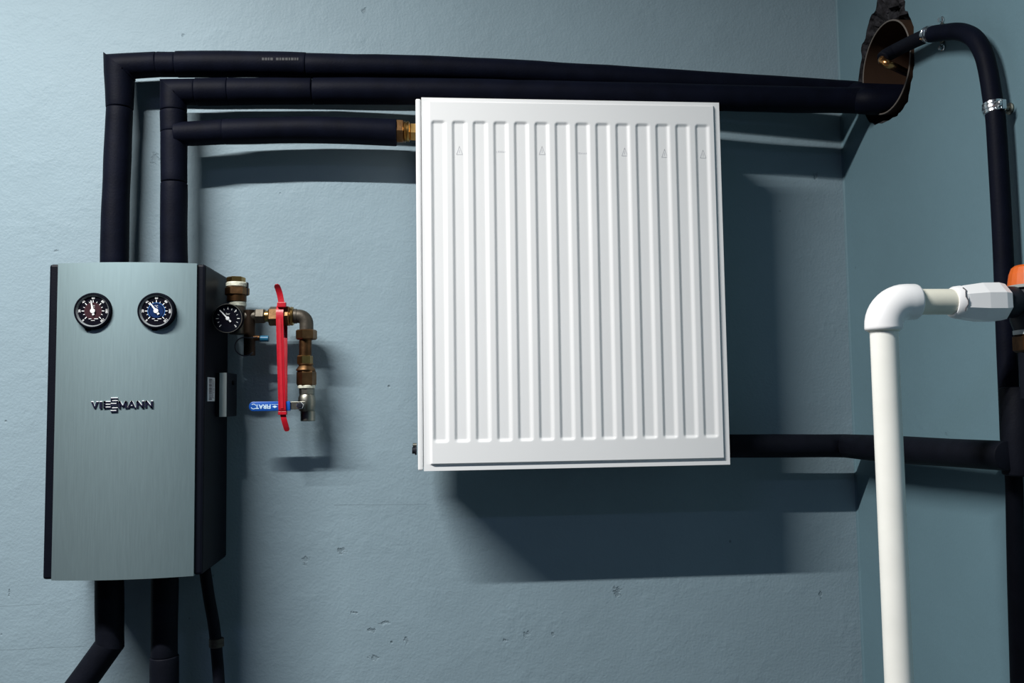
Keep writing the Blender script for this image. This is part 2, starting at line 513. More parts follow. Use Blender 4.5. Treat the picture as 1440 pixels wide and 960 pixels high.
# slim bead of paint filling the corner
bead = []
for z in (FLOOR, CEIL):
    bead += [(XR - 0.0034, 0, z), (XR - 0.0020, -0.0008, z), (XR - 0.0008, -0.0020, z), (XR, -0.0034, z), (XR, 0, z)]
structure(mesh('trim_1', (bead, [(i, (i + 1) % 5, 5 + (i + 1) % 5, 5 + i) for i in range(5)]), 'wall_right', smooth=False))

# brown duct through the wall
duct = thing('duct_sleeve', (XR, cy, cz), 'round brown duct sleeve set into the broken hole in the right wall', 'duct')
mesh('sleeve_tube', lathe((XR - 0.004, cy, cz), X, [(0, RS), (0.30, RS), (0.30, RS - .0025), (0, RS - .0025)], 48, closed=True), 'sleeve', duct, angle=0.6)
mesh('sleeve_rim', lathe((XR - 0.0048, cy, cz), X, [(0, RS - .0002), (.0009, RS + .0004), (.0009, RS - .0025), (0, RS - .002)], 48, closed=True), 'rimtan', duct, angle=0.6, label='pale cut rim of the duct')
mesh('end_plug', lathe((XR + 0.285, cy, cz), X, [(0, RS - .004), (0.01, RS - .004)], 48), 'charcoal', duct, angle=0.6)

# ------------------------------------------------------------------ black insulated pipes at the top
def foam(name, px, g, wpx, parent, cutA=None, cutB=None, m='foam', n=6, edge=0.0012, wob=0.05, **k):
    """foam section through pixel centres, g per point or single"""
    gs = g if isinstance(g, (list, tuple)) else [g] * len(px)
    pts = [W(u, v, gg) for (u, v), gg in zip(px, gs)]
    pts = smooth_path(pts, n) if len(pts) > 2 else [pts[0].lerp(pts[1], t / 6) for t in range(7)]
    if isinstance(wpx, (int, float)): wpx = (wpx, wpx)
    rs = [rad(wpx[0] + (wpx[1] - wpx[0]) * i / (len(pts) - 1), pts[i]) for i in range(len(pts))]
    return mesh(name, tube(pts, rs, 28, cutA, cutB, wob=wob, edge=edge), m, parent, angle=0.9, **k)
m1 = Vector((1, 0, 1)).normalized()
def mitre(a, b, c):
    """normal of the mitre plane at b for a path a-b-c"""
    return ((b - a).normalized() + (c - b).normalized()).normalized()

p1 = thing('insulated_pipe', W(161, 372, .05), 'outer black foam-insulated pipe running from the grey cabinet along the top of the wall', 'pipe')
c1 = W(168.3, 94, .05)
mt = mitre(W(168, 152, .05), c1, W(222, 90.5, .05))
foam('insulation_sleeve', [(161, 374), (162, 310), (164.5, 240), (168.5, 153.5)], .05, (37.5, 35.5), p1)
foam('insulation_sleeve', [(168.5, 153), (168.3, 94)], .05, (36.5, 41.5), p1, cutB=mt)
foam('insulation_sleeve', [(168.3, 94), (222, 90.6)], .05, (35.5, 35), p1, cutA=mt)
foam('insulation_collar', [(222, 90.6), (248.5, 90.6)], .05, (35, 34.5), p1)
foam('insulation_sleeve', [(248.5, 90.3), (330, 90), (400, 91), (431, 92.3)], .05, (36.5, 35.5), p1)
e1 = Rw(1236, 132, 0.0); 
pts = [W(431, 92.5, .05), W(630, 97, .05), W(820, 107, .054), W(1020, 119.5, .064), W(1190, 130.5, .074)]
pts += [at_row(XR, -.098, 134.5), at_row(XR + .22, -.125, 138)]
sp_ = smooth_path(pts, 6)
mesh('insulation_sleeve', tube(sp_, [min(rad(34.5 + max(0, p.x) * 1.5, p), .0217) for p in sp_], 28, wob=.05, edge=.0012), 'foam', p1, angle=.9)
# faint printing along the sleeve
pr = []
uu = 372.0
while uu < 427:
    wd = random.choice((2.2, 3.0, 3.6))
    if random.random() > .12:
        a = W(uu, 91, .05) + FR * .0224; b = W(uu + wd, 91, .05) + FR * .0224
        pr.append(prism([(0, 0), ((b - a).length, 0), ((b - a).length, .0045), (0, .0045)], a + Z * -.001, X, Z, FR, .0003))
    uu += wd + 1.1
M['faint'] = mat('faint_print', (0.011, 0.014, 0.018), 0.6)
mesh('sleeve_print', join(*pr), 'faint', p1, smooth=False, label='faint grey print on the black foam')

p2 = thing('insulated_pipe', W(244, 372, .06), 'inner black foam-insulated pipe with a branch to the white radiator', 'pipe')
c2 = W(244, 130, .06)
mt2 = mitre(W(244, 155, .06), c2, W(276, 129.6, .06))
foam('insulation_sleeve', [(244.5, 374), (244.5, 320), (245, 258)], .06, (37, 36), p2)
foam('insulation_sleeve', [(245, 257), (244.5, 187)], .06, (35.5, 36), p2)
foam('insulation_sleeve', [(244.5, 187), (244, 157.5)], .06, (36.5, 36.5), p2)
foam('insulation_sleeve', [(244, 157), (244, 130)], .06, (36, 36), p2, cutB=mt2)
foam('insulation_sleeve', [(244, 130), (276, 129.5)], .06, (36.5, 36.5), p2, cutA=mt2)
foam('insulation_collar', [(276, 129.5), (322, 128.8)], .06, (38, 37.2), p2)
foam('insulation_sleeve', [(322, 128.8), (439, 128)], .06, (37, 36.2), p2)
pts = [W(441, 128, .06), W(630, 129, .072), W(820, 133, .087), W(1020, 138, .103), W(1190, 141.3, .117)]
pts += [at_row(XR, -.143, 142.8), at_row(XR + .22, -.174, 144.5)]
sp_ = smooth_path(pts, 6)
mesh('insulation_sleeve', tube(sp_, [min(rad(37.5, p), .0228) for p in sp_], 28, wob=.05, edge=.0012), 'foam', p2, angle=.9)
foam('branch_sleeve', [(245, 188.5), (275, 187.5), (315, 185.5)], [.066, .062, .058], (33, 35), p2)
foam('branch_sleeve', [(315, 185.5), (380, 183.3), (440, 183), (500, 184.2), (558, 186.2)], .058, (35.5, 37.5), p2)
bx = W(557, 185, .058); e_ = X
mesh('union_nut', hexnut(bx, e_, .0135, .0215, rot=.2), 'brass_brown', p2, smooth=False)
mesh('union_ring', lathe(bx + X * .0135, e_, [(0, .017), (.002, .019), (.004, .0165), (.006, .018), (.009, .018), (.011, .015)], 24), 'brass', p2, angle=.6)
mesh('radiator_bushing', hexnut(bx + X * .0245, e_, .014, .0165, rot=.35), 'brass', p2, smooth=False)

# ------------------------------------------------------------------ radiator
GR = .150
a, b, c, d = W(592, 136.5, GR), W(1011, 143.5, GR), W(1028, 652.5, GR), W(596.5, 663, GR)
print('RAD', a, b, c, d)
RX0, RX1 = (a.x + d.x) / 2, (b.x + c.x) / 2
RZ1, RZ0 = (a.z + b.z) / 2, (c.z + d.z) / 2
RW, RH = RX1 - RX0, RZ1 - RZ0
rdt = thing('radiator', ((RX0 + RX1) / 2, 0, RZ0), 'white ribbed steel panel radiator hung on the wall below the black pipes', 'radiator')
# pressed front sheet as a height field
NG = 14
rimw = .0095
gz1 = RZ1 - (RZ1 - RZ0) * (170 - 137) / 526; gz0 = RZ0 + (RZ1 - RZ0) * (663 - 625) / 526
start = W(607, 400, GR).x
pitch = (W(982.5, 400, GR).x - start) / (NG - 1)
gw = pitch * .79
slope = .0060
def sstep(t): t = max(0, min(1, t)); return t * t * (3 - 2 * t)
xs = {RX0, RX1}
def addx(*v): xs.update(v)
addx(RX0 + rimw, RX0 + rimw + .0015, RX0 + rimw + .003, RX0 + rimw + .0045, RX1 - rimw, RX1 - rimw - .0012, RX1 - rimw - .0025, RX0 + .002, RX1 - .002)
for i in range(NG):
    s = start + i * pitch
    for k in range(6): addx(s + slope * k / 5, s + gw - slope * 1.25 * k / 5)
    addx(s + gw * .5, s - .0007, s + gw + .0007, s + slope + .0007, s + gw - slope * 1.25 - .0007)
zs = {RZ0, RZ1}
zs.update([RZ0 + .002, RZ1 - .002, RZ0 + rimw, RZ0 + rimw + .0012, RZ0 + rimw + .0025, RZ1 - .006, RZ1 - .0072, RZ1 - .0085])
for k in range(6): zs.update([gz0 + slope * k / 5, gz1 - slope * k / 5])
zs.update([gz0 - .001, gz1 + .001, gz0 + slope + .001, gz1 - slope - .001, RZ0 + rimw + .0035, RZ1 - .0095, RZ0 + rimw - .001, RZ1 - .005])
zs.update([gz0 + .012, gz1 - .012, (gz0 + gz1) / 2])
xs, zs = sorted(xs), sorted(zs)
RAISE, DEEP = .0040, .0029
def height(x, z):
    rim_d = min((x - RX0 - rimw) / .0045, (RX1 - rimw - x) / .0025, (z - RZ0 - rimw) / .0025, (RZ1 - .006 - z) / .0025)
    h = RAISE * sstep(rim_d)
    i = int((x - start) // pitch)
    if 0 <= i < NG:
        t = x - start - i * pitch
        k = min(t / slope, (gw - t) / (slope * 1.25), (z - gz0) / slope, (gz1 - z) / slope)
        # rounded corners of the trough ends
        cx = max(0, .007 - t, t - (gw - .007)); cz_ = max(0, .007 - (z - gz0), .007 - (gz1 - z))
        if cx > 0 and cz_ > 0: k = min(k, (.007 - math.hypot(cx, cz_)) / slope)
        h -= DEEP * sstep(k)
    return h
vs = [Vector((x, -GR - height(x, z) + RAISE * .5, z)) for z in zs for x in xs]
nx, nzv = len(xs), len(zs)
fs = [(j * nx + i, j * nx + i + 1, (j + 1) * nx + i + 1, (j + 1) * nx + i) for j in range(nzv - 1) for i in range(nx - 1)]
# folded edge of the sheet
bord = [i for i in range(nx)] + [j * nx + nx - 1 for j in range(1, nzv)] + [(nzv - 1) * nx + i for i in range(nx - 2, -1, -1)] + [j * nx for j in range(nzv - 2, 0, -1)]
k0 = len(vs)
vs += [vs[i] + Y * .016 for i in bord]
nb = len(bord)
fs += [(bord[i], k0 + i, k0 + (i + 1) % nb, bord[(i + 1) % nb]) for i in range(nb)]
front = mesh('front_panel', (vs, fs), 'white', rdt, angle=.7)
# stamps in the troughs: hazard triangles and short print
def stamp_y(x, z): return -GR - height(x, z) + RAISE * .5 - .0003
tri_px = [(646, 212), (762, 212), (878, 214), (934, 216), (988, 217)]
for u, v in tri_px:
    o = W(u, v, GR - .003)
    o.y = -GR + DEEP - RAISE * .5 + .0001
    hw, hh, t = .0050, .0068, .0011
    parts = []
    A, B, C = (-hw, -hh), (hw, -hh), (0, hh)
    for p_, q_ in ((A, B), (B, C), (C, A)):
        d_ = Vector((q_[0] - p_[0], q_[1] - p_[1])); n_ = Vector((-d_.y, d_.x)).normalized() * t * .5
        parts.append(prism([(p_[0] - n_.x, p_[1] - n_.y), (q_[0] - n_.x, q_[1] - n_.y), (q_[0] + n_.x, q_[1] + n_.y), (p_[0] + n_.x, p_[1] + n_.y)], o, X, Z, FR, .0003))
    parts.append(prism([(-.0005, -.004), (.0005, -.004), (.0005, .001), (-.0005, .001)], o, X, Z, FR, .0003))
    mesh('hazard_stamp', join(*parts), 'stamp', rdt, smooth=False, label='faint grey triangle stamp')
for u, v in ((706, 215), (820, 217)):
    o = W(u, v, GR - .003); o.y = -GR + DEEP - RAISE * .5 + .0001
    parts = []
    for k in range(7):
        x0 = -.010 + k * .0029
        parts.append(prism([(x0, 0), (x0 + .0016, 0), (x0 + .0016, random.choice((.0012, .003))), (x0, .003)], o, X, Z, FR, .0003))
    mesh('print_stamp', join(*parts), 'stamp', rdt, smooth=False, label='faint row of grey print')
# side casings, rear panel, fins, top grille
for s, x in ((-1, RX0 - .0055), (1, RX1 + .0004)):
    if s < 0:
        mesh('side_panel', box((RX0 - .0052, -GR / 2 - .022, (RZ0 + RZ1) / 2 - .0005), .0086, GR - .048, RH - .003, bev=.0022), 'white', rdt, smooth=False, label='narrow white side casing')
    else:
        mesh('side_panel', box((RX1 - .004, -GR / 2 - .016, (RZ0 + RZ1) / 2), .003, GR - .064, RH - .01), 'white', rdt, smooth=False)
mesh('rear_panel', box(((RX0 + RX1) / 2, -.052, (RZ0 + RZ1) / 2), RW - .012, .012, RH - .02, bev=.003), 'white', rdt, smooth=False)
fins = [box((RX0 + .02 + i * (RW - .04) / 29, -.095, (RZ0 + RZ1) / 2), .0012, .07, RH - .06) for i in range(30)]
mesh('convector_fins', join(*fins), 'white', rdt, smooth=False)
mesh('top_grille', join(*[box(((RX0 + RX1) / 2, -.06 - i * .012, RZ1 - .003), RW - .014, .004, .004) for i in range(7)]), 'white', rdt, smooth=False)
for xx in (RX0 + .09, RX1 - .09):
    mesh('wall_bracket', box((xx, -.024, (RZ0 + RZ1) / 2), .03, .046, RH - .12), 'white', rdt, smooth=False)
pl = W(586, 633, .115)
mesh('bleed_plug', lathe(pl, -X, [(0, .0075), (.003, .0075), (.003, .0055), (.0075, .0055)], 12), 'charcoal', rdt, angle=.6, label='black plug at the lower left corner')
mesh('bleed_screw', lathe(pl + Z * .0085, -X, [(0, .0035), (.006, .0035), (.0065, .002)], 12), 'steel', rdt, angle=.6)

# ------------------------------------------------------------------ pump station cabinet
GS = .158
tl, tr, br, bl = W(68, 370.5, GS), W(289, 372, GS), W(284.5, 812, GS), W(60.5, 811, GS)
HX0, HX1 = (tl.x + bl.x) / 2, (tr.x + br.x) / 2
HZ1, HZ0 = (tl.z + tr.z) / 2, (bl.z + br.z) / 2
print('BOX', tl, tr, br, bl)
st = thing('pump_station', ((HX0 + HX1) / 2, 0, HZ0), 'brushed grey metal pump cabinet with black sides and two round gauges', 'heating unit')
mesh('housing', box(((HX0 + HX1) / 2, -GS / 2 - .002, (HZ0 + HZ1) / 2), HX1 - HX0, GS - .004, HZ1 - HZ0, bev=.004), 'dark', st, smooth=False)
SX0 = (W(79, 370, GS + .008).x + W(71.5, 811, GS + .008).x) / 2
SX1 = (W(275.5, 371, GS + .008).x + W(271.5, 812, GS + .008).x) / 2
def bulge(x):
    t = (x - (SX0 + SX1) / 2) / ((SX1 - SX0) / 2)
    return GS + .004 + .012 * (1 - t * t)
nb = 32
vs, fs = [], []
ZT, ZB = HZ1 + .0005, HZ0 - .0005
for i in range(nb + 1):
    x = SX0 + (SX1 - SX0) * i / nb
    y = -bulge(x)
    vs += [Vector((x, y, ZB)), Vector((x, y, ZT)), Vector((x, -GS + .006, ZT)), Vector((x, -GS + .006, ZB))]
for i in range(nb):
    for k in range(4):
        fs.append((i * 4 + k, i * 4 + (k + 1) % 4, (i + 1) * 4 + (k + 1) % 4, (i + 1) * 4 + k))
fs += [(0, 1, 2, 3), tuple(nb * 4 + k for k in (3, 2, 1, 0))]
cover = mesh('front_cover', (vs, fs), 'alu', st, angle=.6, label='bowed brushed aluminium front cover')
# raised maker's lettering
lg0, lg1 = W(128, 569, GS + .015), W(215.5, 569, GS + .015)
LS = (lg1.x - lg0.x) / 627.0                      # metres per unit of the lettering grid
LH = 70 * 1.0
def strokes(kind, x, wd, y0=0.0, h=70.0):
    s = 20.0
    R_ = lambda a, b_, c_, d_: [(x + a, y0 + b_), (x + c_, y0 + b_), (x + c_, y0 + d_), (x + a, y0 + d_)]
    if kind == 'V': return [[(x, y0 + h), (x + s * 1.15, y0 + h), (x + wd / 2 + s * .3, y0), (x + wd / 2 - s * .3, y0)], [(x + wd - s * 1.15, y0 + h), (x + wd, y0 + h), (x + wd / 2 + s * .5, y0), (x + wd / 2 - s * .3, y0)]]
    if kind == 'I': return [R_(0, 0, wd, h)]
    if kind == 'E': return [R_(0, 0, s, h), R_(0, 0, wd, h * .18), R_(0, h * .41, wd * .95, h * .59), R_(0, h * .82, wd, h)]
    if kind == 'S': return [R_(0, 0, wd, h * .17), R_(0, h * .42, wd, h * .58), R_(0, h * .83, wd, h), R_(0, h * .5, s * .6, h * .9), R_(wd - s * .6, h * .1, wd, h * .5)]
    if kind == 'M': return [R_(0, 0, s, h), R_(wd - s, 0, wd, h), [(x, y0 + h), (x + s, y0 + h), (x + wd / 2 + 6, y0 + 14), (x + wd / 2 - 6, y0 + 14)], [(x + wd - s, y0 + h), (x + wd, y0 + h), (x + wd / 2 + 6, y0 + 14), (x + wd / 2 - 6, y0 + 14)]]
    if kind == 'A': return [[(x, y0), (x + s, y0), (x + wd / 2 + 10, y0 + h), (x + wd / 2 - 10, y0 + h)], [(x + wd - s, y0), (x + wd, y0), (x + wd / 2 + 10, y0 + h), (x + wd / 2 - 10, y0 + h)], R_(wd * .25, h * .2, wd * .75, h * .38)]
    if kind == 'N': return [R_(0, 0, s, h), R_(wd - s, 0, wd, h), [(x, y0 + h), (x + s * 1.1, y0 + h), (x + wd, y0), (x + wd - s * 1.1, y0)]]
zb = W(172, 573.8, GS + .015).z
for k, x, wd, y0 in (('V', 0, 76, 0), ('I', 88, 26, 0), ('E', 130, 70, 0), ('S', 203, 70, 37), ('S', 203, 70, -37), ('M', 282, 84, 0), ('A', 368, 88, 0), ('N', 460, 76, 0), ('N', 546, 78, 0)):
    yy = -min(bulge(lg0.x + (x) * LS), bulge(lg0.x + (x + wd) * LS))
    o = Vector((lg0.x, yy + .0004, zb))
    mesh('letter_' + k.lower(), join(*[prism(p, o, X * LS, Z * LS, FR, .0026) for p in strokes(k, x, wd, y0)]), 'letter', cover, smooth=False)
    mesh('letter_highlight', join(*[prism(p, o + Z * .0009, X * LS, Z * LS, FR, .0019) for p in strokes(k, x, wd, y0)]), 'mark', cover, smooth=False, label='painted highlight on the upper edge of a letter')  # white copy shifted up behind each letter paints its top-edge highlight

def dial_face(parent, o, R, kind, needle_ang):
    """bezel, dial, scale, needle and glass of a round gauge facing the viewer; o = centre at the mounting plane"""
    big = kind != 'pressure'
    if big:
        mesh('bezel', lathe(o, FR, [(0, R), (.009, R), (.0125, R * .965), (.0135, R * .90), (.0130, R * .865), (.005, R * .865), (.005, .0001)], 48), 'gauge_black', parent, angle=.5)
        mesh('bezel_lip', lathe(o, FR, [(.0126, R * .86), (.0092, R * .79), (.0060, R * .79), (.0060, R * .86)], 48, closed=True), 'lip', parent, angle=.5)
        z0 = .0088; ri = R * .80
    else:
        mesh('bezel', lathe(o, FR, [(0, R * .97), (.010, R * .97), (.012, R), (.0135, R), (.0145, R * .97), (.0135, R * .93), (.010, R * .90), (.009, .0001)], 48), 'gauge_black', parent, angle=.5)
        z0 = .0092; ri = R * .90
        mesh('bezel_rim', lathe(o + FR * .0138, FR, [(0, R * .985), (.0012, R * .975), (.0012, R * .95), (0, R * .94)], 48, closed=True), 'steel', parent, angle=.5)
    mesh('dial', lathe(o + FR * z0, FR, [(0, ri), (.0004, ri)], 48), 'dial', parent, angle=.5)
    c = o + FR * (z0 + .0005)
    def at(ang, r, lift=0): return c + FR * lift + X * (math.sin(ang) * r) + Z * (math.cos(ang) * r)
    sc = R * (.47 if big else .62)
    if kind == 'red':
        mesh('dial_centre', lathe(c, FR, [(0, sc), (.0003, sc)], 40), 'dial_red', parent, angle=.5)
    if kind == 'blue':
        mesh('dial_centre', lathe(c, FR, [(0, sc * .8), (.0003, sc * .8)], 40), 'dial_blue', parent, angle=.5)
        arc, nA = [], 36
        for i in range(nA):
            a0, a1 = math.radians(-135 + 270 * i / nA), math.radians(-135 + 270 * (i + 1) / nA)
            k = len(arc)
            arc.append(([at(a0, sc * .90, .0003), at(a1, sc * .90, .0003), at(a1, sc, .0003), at(a0, sc, .0003)], [(0, 1, 2, 3)]))
        mesh('dial_ring', join(*arc), 'dial_ring_blue', parent, smooth=False)
    ticks, nums = [], []
    nt = 13
    for i in range(nt):
        a0 = math.radians(-135 + 270 * i / (nt - 1))
        major = i % 2 == 0
        r1 = sc * (1.26 if major else 1.16); wd = R * (.018 if major else .013)
        t_ = Vector((math.cos(a0), 0, -math.sin(a0)))
        p0, p1_ = at(a0, sc * .98, .0005), at(a0, r1, .0005)
        ticks.append(([p0 - t_ * wd, p0 + t_ * wd, p1_ + t_ * wd, p1_ - t_ * wd], [(0, 1, 2, 3)]))
        if big and major:
            e_r = t_; e_u = Vector((math.sin(a0), 0, math.cos(a0)))
            nums.append(text(str(i * 10), at(a0, sc * 1.50), e_r if abs(a0) < 2 else e_r, e_u, FR, R * .165, .0005, .008))
        if not big and i in (8, 12):
            nums.append(text({8: '4', 12: '6'}[i], at(a0, sc * 1.2), X, Z, FR, R * .22, .0005))
    mesh('scale_ticks', join(*ticks), 'mark', parent, smooth=False)
    if big:
        nums.append(text('\u00b0C', at(0, sc * .52), X, Z, FR, R * .17, .0006))
        for dx, w2 in ((-.15, .07), (.17, .10)):
            nums.append(([c + FR * .0005 + X * R * (dx - w2) + Z * R * -.44, c + FR * .0005 + X * R * (dx + w2) + Z * R * -.44, c + FR * .0005 + X * R * (dx + w2) + Z * R * -.41, c + FR * .0005 + X * R * (dx - w2) + Z * R * -.41], [(0, 1, 2, 3)]))
        nums.append(([c + FR * .0005 + X * R * -.10 + Z * R * -.53, c + FR * .0005 + X * R * .10 + Z * R * -.53, c + FR * .0005 + X * R * .10 + Z * R * -.51, c + FR * .0005 + X * R * -.10 + Z * R * -.51], [(0, 1, 2, 3)]))
    else:
        nums.append(text('bar', at(0, sc * .5), X, Z, FR, R * .2, .0005))
    mesh('scale_numbers', join(*nums), 'mark', parent, smooth=False)
    nd = at(needle_ang, 1).copy() - c
    nd.normalize(); tn = nd.cross(FR).normalized()
    n0 = c + FR * .0016
    L1, L2 = sc * 1.22, sc * .5
    poly = [n0 - nd * L2 - tn * R * .055, n0 - nd * L2 + tn * R * .055, n0 - nd * .0005 + tn * R * .055, n0 + nd * L1 + tn * R * .022, n0 + nd * L1 - tn * R * .022, n0 - nd * .0005 - tn * R * .055]
    vs_ = poly + [p + FR * .0004 for p in poly]
    fs_ = [tuple(range(6)), tuple(range(11, 5, -1))] + [(i, (i + 1) % 6, 6 + (i + 1) % 6, 6 + i) for i in range(6)]
    hub = lathe(n0, FR, [(0, R * .125), (.0010, R * .125), (.0013, R * .09)], 20)
    mesh('needle', join((vs_, fs_), hub), 'mark', parent, smooth=False)
    mesh('glass', lathe(o + FR * (.0118 if big else .0125), FR, [(0, R * (.845 if big else .925)), (.0006, R * (.845 if big else .925))], 40), 'glass', parent, angle=.5)

for (u, v, kind, ang, nu) in ((130.5, 437, 'red', math.radians(-10), 124.5), (219.5, 437, 'blue', math.radians(-36), 218)):
    o = W(u, v, GS + .018)
    o.y = -bulge(o.x) + .0062
    R = rad(51.5, o)
    g = mesh('gauge', lathe(o + Y * .002, FR, [(0, R * .9), (.003, R * .9)], 40), 'gauge_black', st, angle=.5, label='black temperature gauge with dark %s dial centre' % kind)
    dial_face(g, o, R, kind, ang)
    n = W(nu, 462.5, GS + .012); n.y = o.y
    mesh('gauge_tab', box(n + FR * .004, .0085, .008, .0055, bev=.001), 'gauge_black', g, smooth=False)

# control module and sticker on the right flank of the cabinet
ex = HX1
mf = W(309, 524, .085); mb = W(309, 586, .085); mr_ = W(319, 524, .085)
mdl = mesh('control_module', box(((ex + mr_.x) / 2, -.0485, (mf.z + mb.z) / 2), mr_.x - ex, .073, mf.z - mb.z, bev=.0008), 'charcoal', st, smooth=False, label='dark grey control box on the cabinet flank')
mesh('module_front', box(((mf.x + mr_.x) / 2 , -.0862, (mf.z + mb.z) / 2), mr_.x - mf.x, .0022, mf.z - mb.z, bev=.0005), 'module_grey', mdl, smooth=False, label='light grey front strip')
mesh('module_knob', lathe((mr_.x, -.045, mf.z - .016), X, [(0, .004), (.003, .004), (.003, .002)], 12), 'dark', mdl, smooth=False)
la, lb = W(293.5, 530, .142), W(293.5, 564, .142)
ly0, ly1 = -.142, -.098
lab = mesh('sticker', box((ex + .0006, (ly0 + ly1) / 2, (la.z + lb.z) / 2), .0012, ly1 - ly0, la.z - lb.z), 'paper', st, smooth=False, label='white barcode sticker')
bars = []
zz = la.z - .0025
while zz > lb.z + .003:
    hgt = random.choice((.0005, .0008, .0013))
    bars.append(box((ex + .0014, ly0 + .016, zz - hgt / 2), .0004, .016, hgt))
    zz -= hgt + random.choice((.0005, .0009))
mesh('barcode', join(*bars), 'ink', lab, smooth=False)
bars = []
zz = la.z - .004
while zz > lb.z + .004:
    bars.append(box((ex + .0014, ly1 - .013, zz), .0004, .0045, .0012))
    bars.append(box((ex + .0014, ly1 - .0065, zz - .0006), .0004, .002, .0008)) if random.random() > .4 else None
    zz -= .0022
mesh('sticker_print', join(*[b_ for b_ in bars if b_]), 'ink', lab, smooth=False)

# ------------------------------------------------------------------ pipes under the cabinet
pb = thing('insulated_pipe', W(110, 960, .095), 'black insulated pipe below the grey cabinet bending down to the left', 'pipe')
foam('insulation_sleeve', [(154, 808), (154.5, 905)], .095, (38, 38), pb, m='foam2', cutB=mitre(W(154, 808, .095), W(154.5, 905, .095), W(110, 968, .095)))
foam('insulation_sleeve', [(154.5, 905), (60, 1036)], .095, (38, 40), pb, m='foam2', cutA=mitre(W(154, 808, .095), W(154.5, 905, .095), W(110, 968, .095)))
pb2 = thing('insulated_pipe', W(236, 1010, .08), 'straight black insulated pipe in the shadow under the grey cabinet', 'pipe')
foam('insulation_sleeve', [(232, 808), (231, 922)], .08, (36, 36), pb2, m='foam2')
foam('insulation_sleeve', [(231, 922), (231, 1040)], .08, (39, 39), pb2, m='foam2')
hs = thing('drain_hose', W(306, 1010, .05), 'thin black hose hanging right of the cabinet bottom with a grey clamp', 'hose')
hp = smooth_path([W(288, 800, .05), W(294, 840, .05), W(301, 880, .05), W(305, 920, .05), W(308, 965, .05), W(309, 1040, .05)], 6)
mesh('hose', tube(hp, rad(16, hp[0]), 16), 'foam2', hs)
hc = W(304.5, 903, .05)
mesh('hose_clamp', lathe(hc - Z * .007, Z, [(0, .0112), (.001, .0122), (.006, .0122), (.007, .0116), (.008, .0122), (.013, .0122), (.014, .0112)], 20), 'grey_fit', hs, angle=.5, label='small grey clamp')

# ------------------------------------------------------------------ safety valve with pressure gauge
GV = .058
def PV(u, v, g=GV): return W(u, v, g)
def rv(px, g=GV): return rad(px, W(350, 480, g))
sv = thing('safety_valve', PV(333, 500), 'brass safety valve with capped top and black pressure gauge beside the cabinet', 'valve')
def vert(u, va, vb, wpx, kind='cyl', rot=0.0, g=GV, edge=.0008):
    p = PV(u, vb, g); L = (PV(u, va, g) - p).z
    r = rv(wpx, g)
    if kind == 'hex': return hexnut(p, Z, L, r / .93, 6, rot)
    if kind == 'oct': return hexnut(p, Z, L, r / .96, 8, rot)
    return lathe(p, Z, [(0, r - edge), (edge, r), (L - edge, r), (L, r - edge)], 28)
def horz(v, ua, ub, wpx, kind='cyl', rot=0.0, g=GV, edge=.0008):
    p = PV(ua, v, g); L = (PV(ub, v, g) - p).x
    r = rv(wpx, g)
    if kind == 'hex': return hexnut(p, X, L, r / .93, 6, rot)
    return lathe(p, X, [(0, r - edge), (edge, r), (L - edge, r), (L, r - edge)], 28)
mesh('hex_cap', vert(332, 389.5, 398, 24, 'hex', .3), 'brass', sv, smooth=False)
mesh('sealant_ring', vert(333, 397, 404.5, 29.5, edge=.002), 'sealant', sv, angle=.5)
mesh('valve_nut', vert(333.5, 404, 415.5, 31, 'hex', .15), 'brass_brown', sv, smooth=False)
mesh('valve_neck', vert(333, 415, 424.5, 26.5), 'brass_dark', sv, angle=.5)
mesh('sealant_ring', vert(334, 424, 431, 24, edge=.001), 'sealant', sv, angle=.5)
mesh('valve_body', vert(334, 430, 470, 22), 'grey_fit', sv, angle=.5)
mesh('valve_outlet', vert(351, 436, 500, 16), 'outlet', sv, angle=.5)
mesh('cap_lug', box(PV(347, 406), .005, .008, .022, bev=.001), 'charcoal', sv, smooth=False)
go = PV(322.5, 448.5, .105)
gp = mesh('pressure_gauge', lathe(go + Y * .046, FR, [(0, .005), (.036, .005), (.040, .008), (.046, .016)], 24), 'charcoal', sv, angle=.5, label='small black pressure gauge')
dial_face(gp, go, rad(41.5, go), 'pressure', math.radians(-42))

# ------------------------------------------------------------------ brass drain pipe with union and elbow
dp = thing('drain_pipe', PV(431, 545), 'tarnished brass pipework with union and elbow right of the cabinet', 'pipe')
YC = 444.5
mesh('pipe_stub', horz(YC, 345, 361, 15), 'grey_fit', dp, angle=.5)
mesh('coupling_nut', horz(YC, 359.5, 373, 21, 'hex', .1), 'grey_fit', dp, smooth=False)
mesh('pipe_nipple', horz(YC, 372.5, 380, 16), 'brass', dp, angle=.5)
mesh('union_nut', horz(YC, 378.5, 393, 26, 'hex', .35), 'brass_brown', dp, smooth=False)
mesh('union_body', horz(YC, 393, 408.5, 29, 'hex', .05), 'brass_brown', dp, smooth=False)
mesh('union_ring', lathe(PV(408, YC), X, [(0, rv(25)), (.002, rv(27)), (.0055, rv(26)), (.007, rv(20))], 28), 'brass', dp, angle=.5)
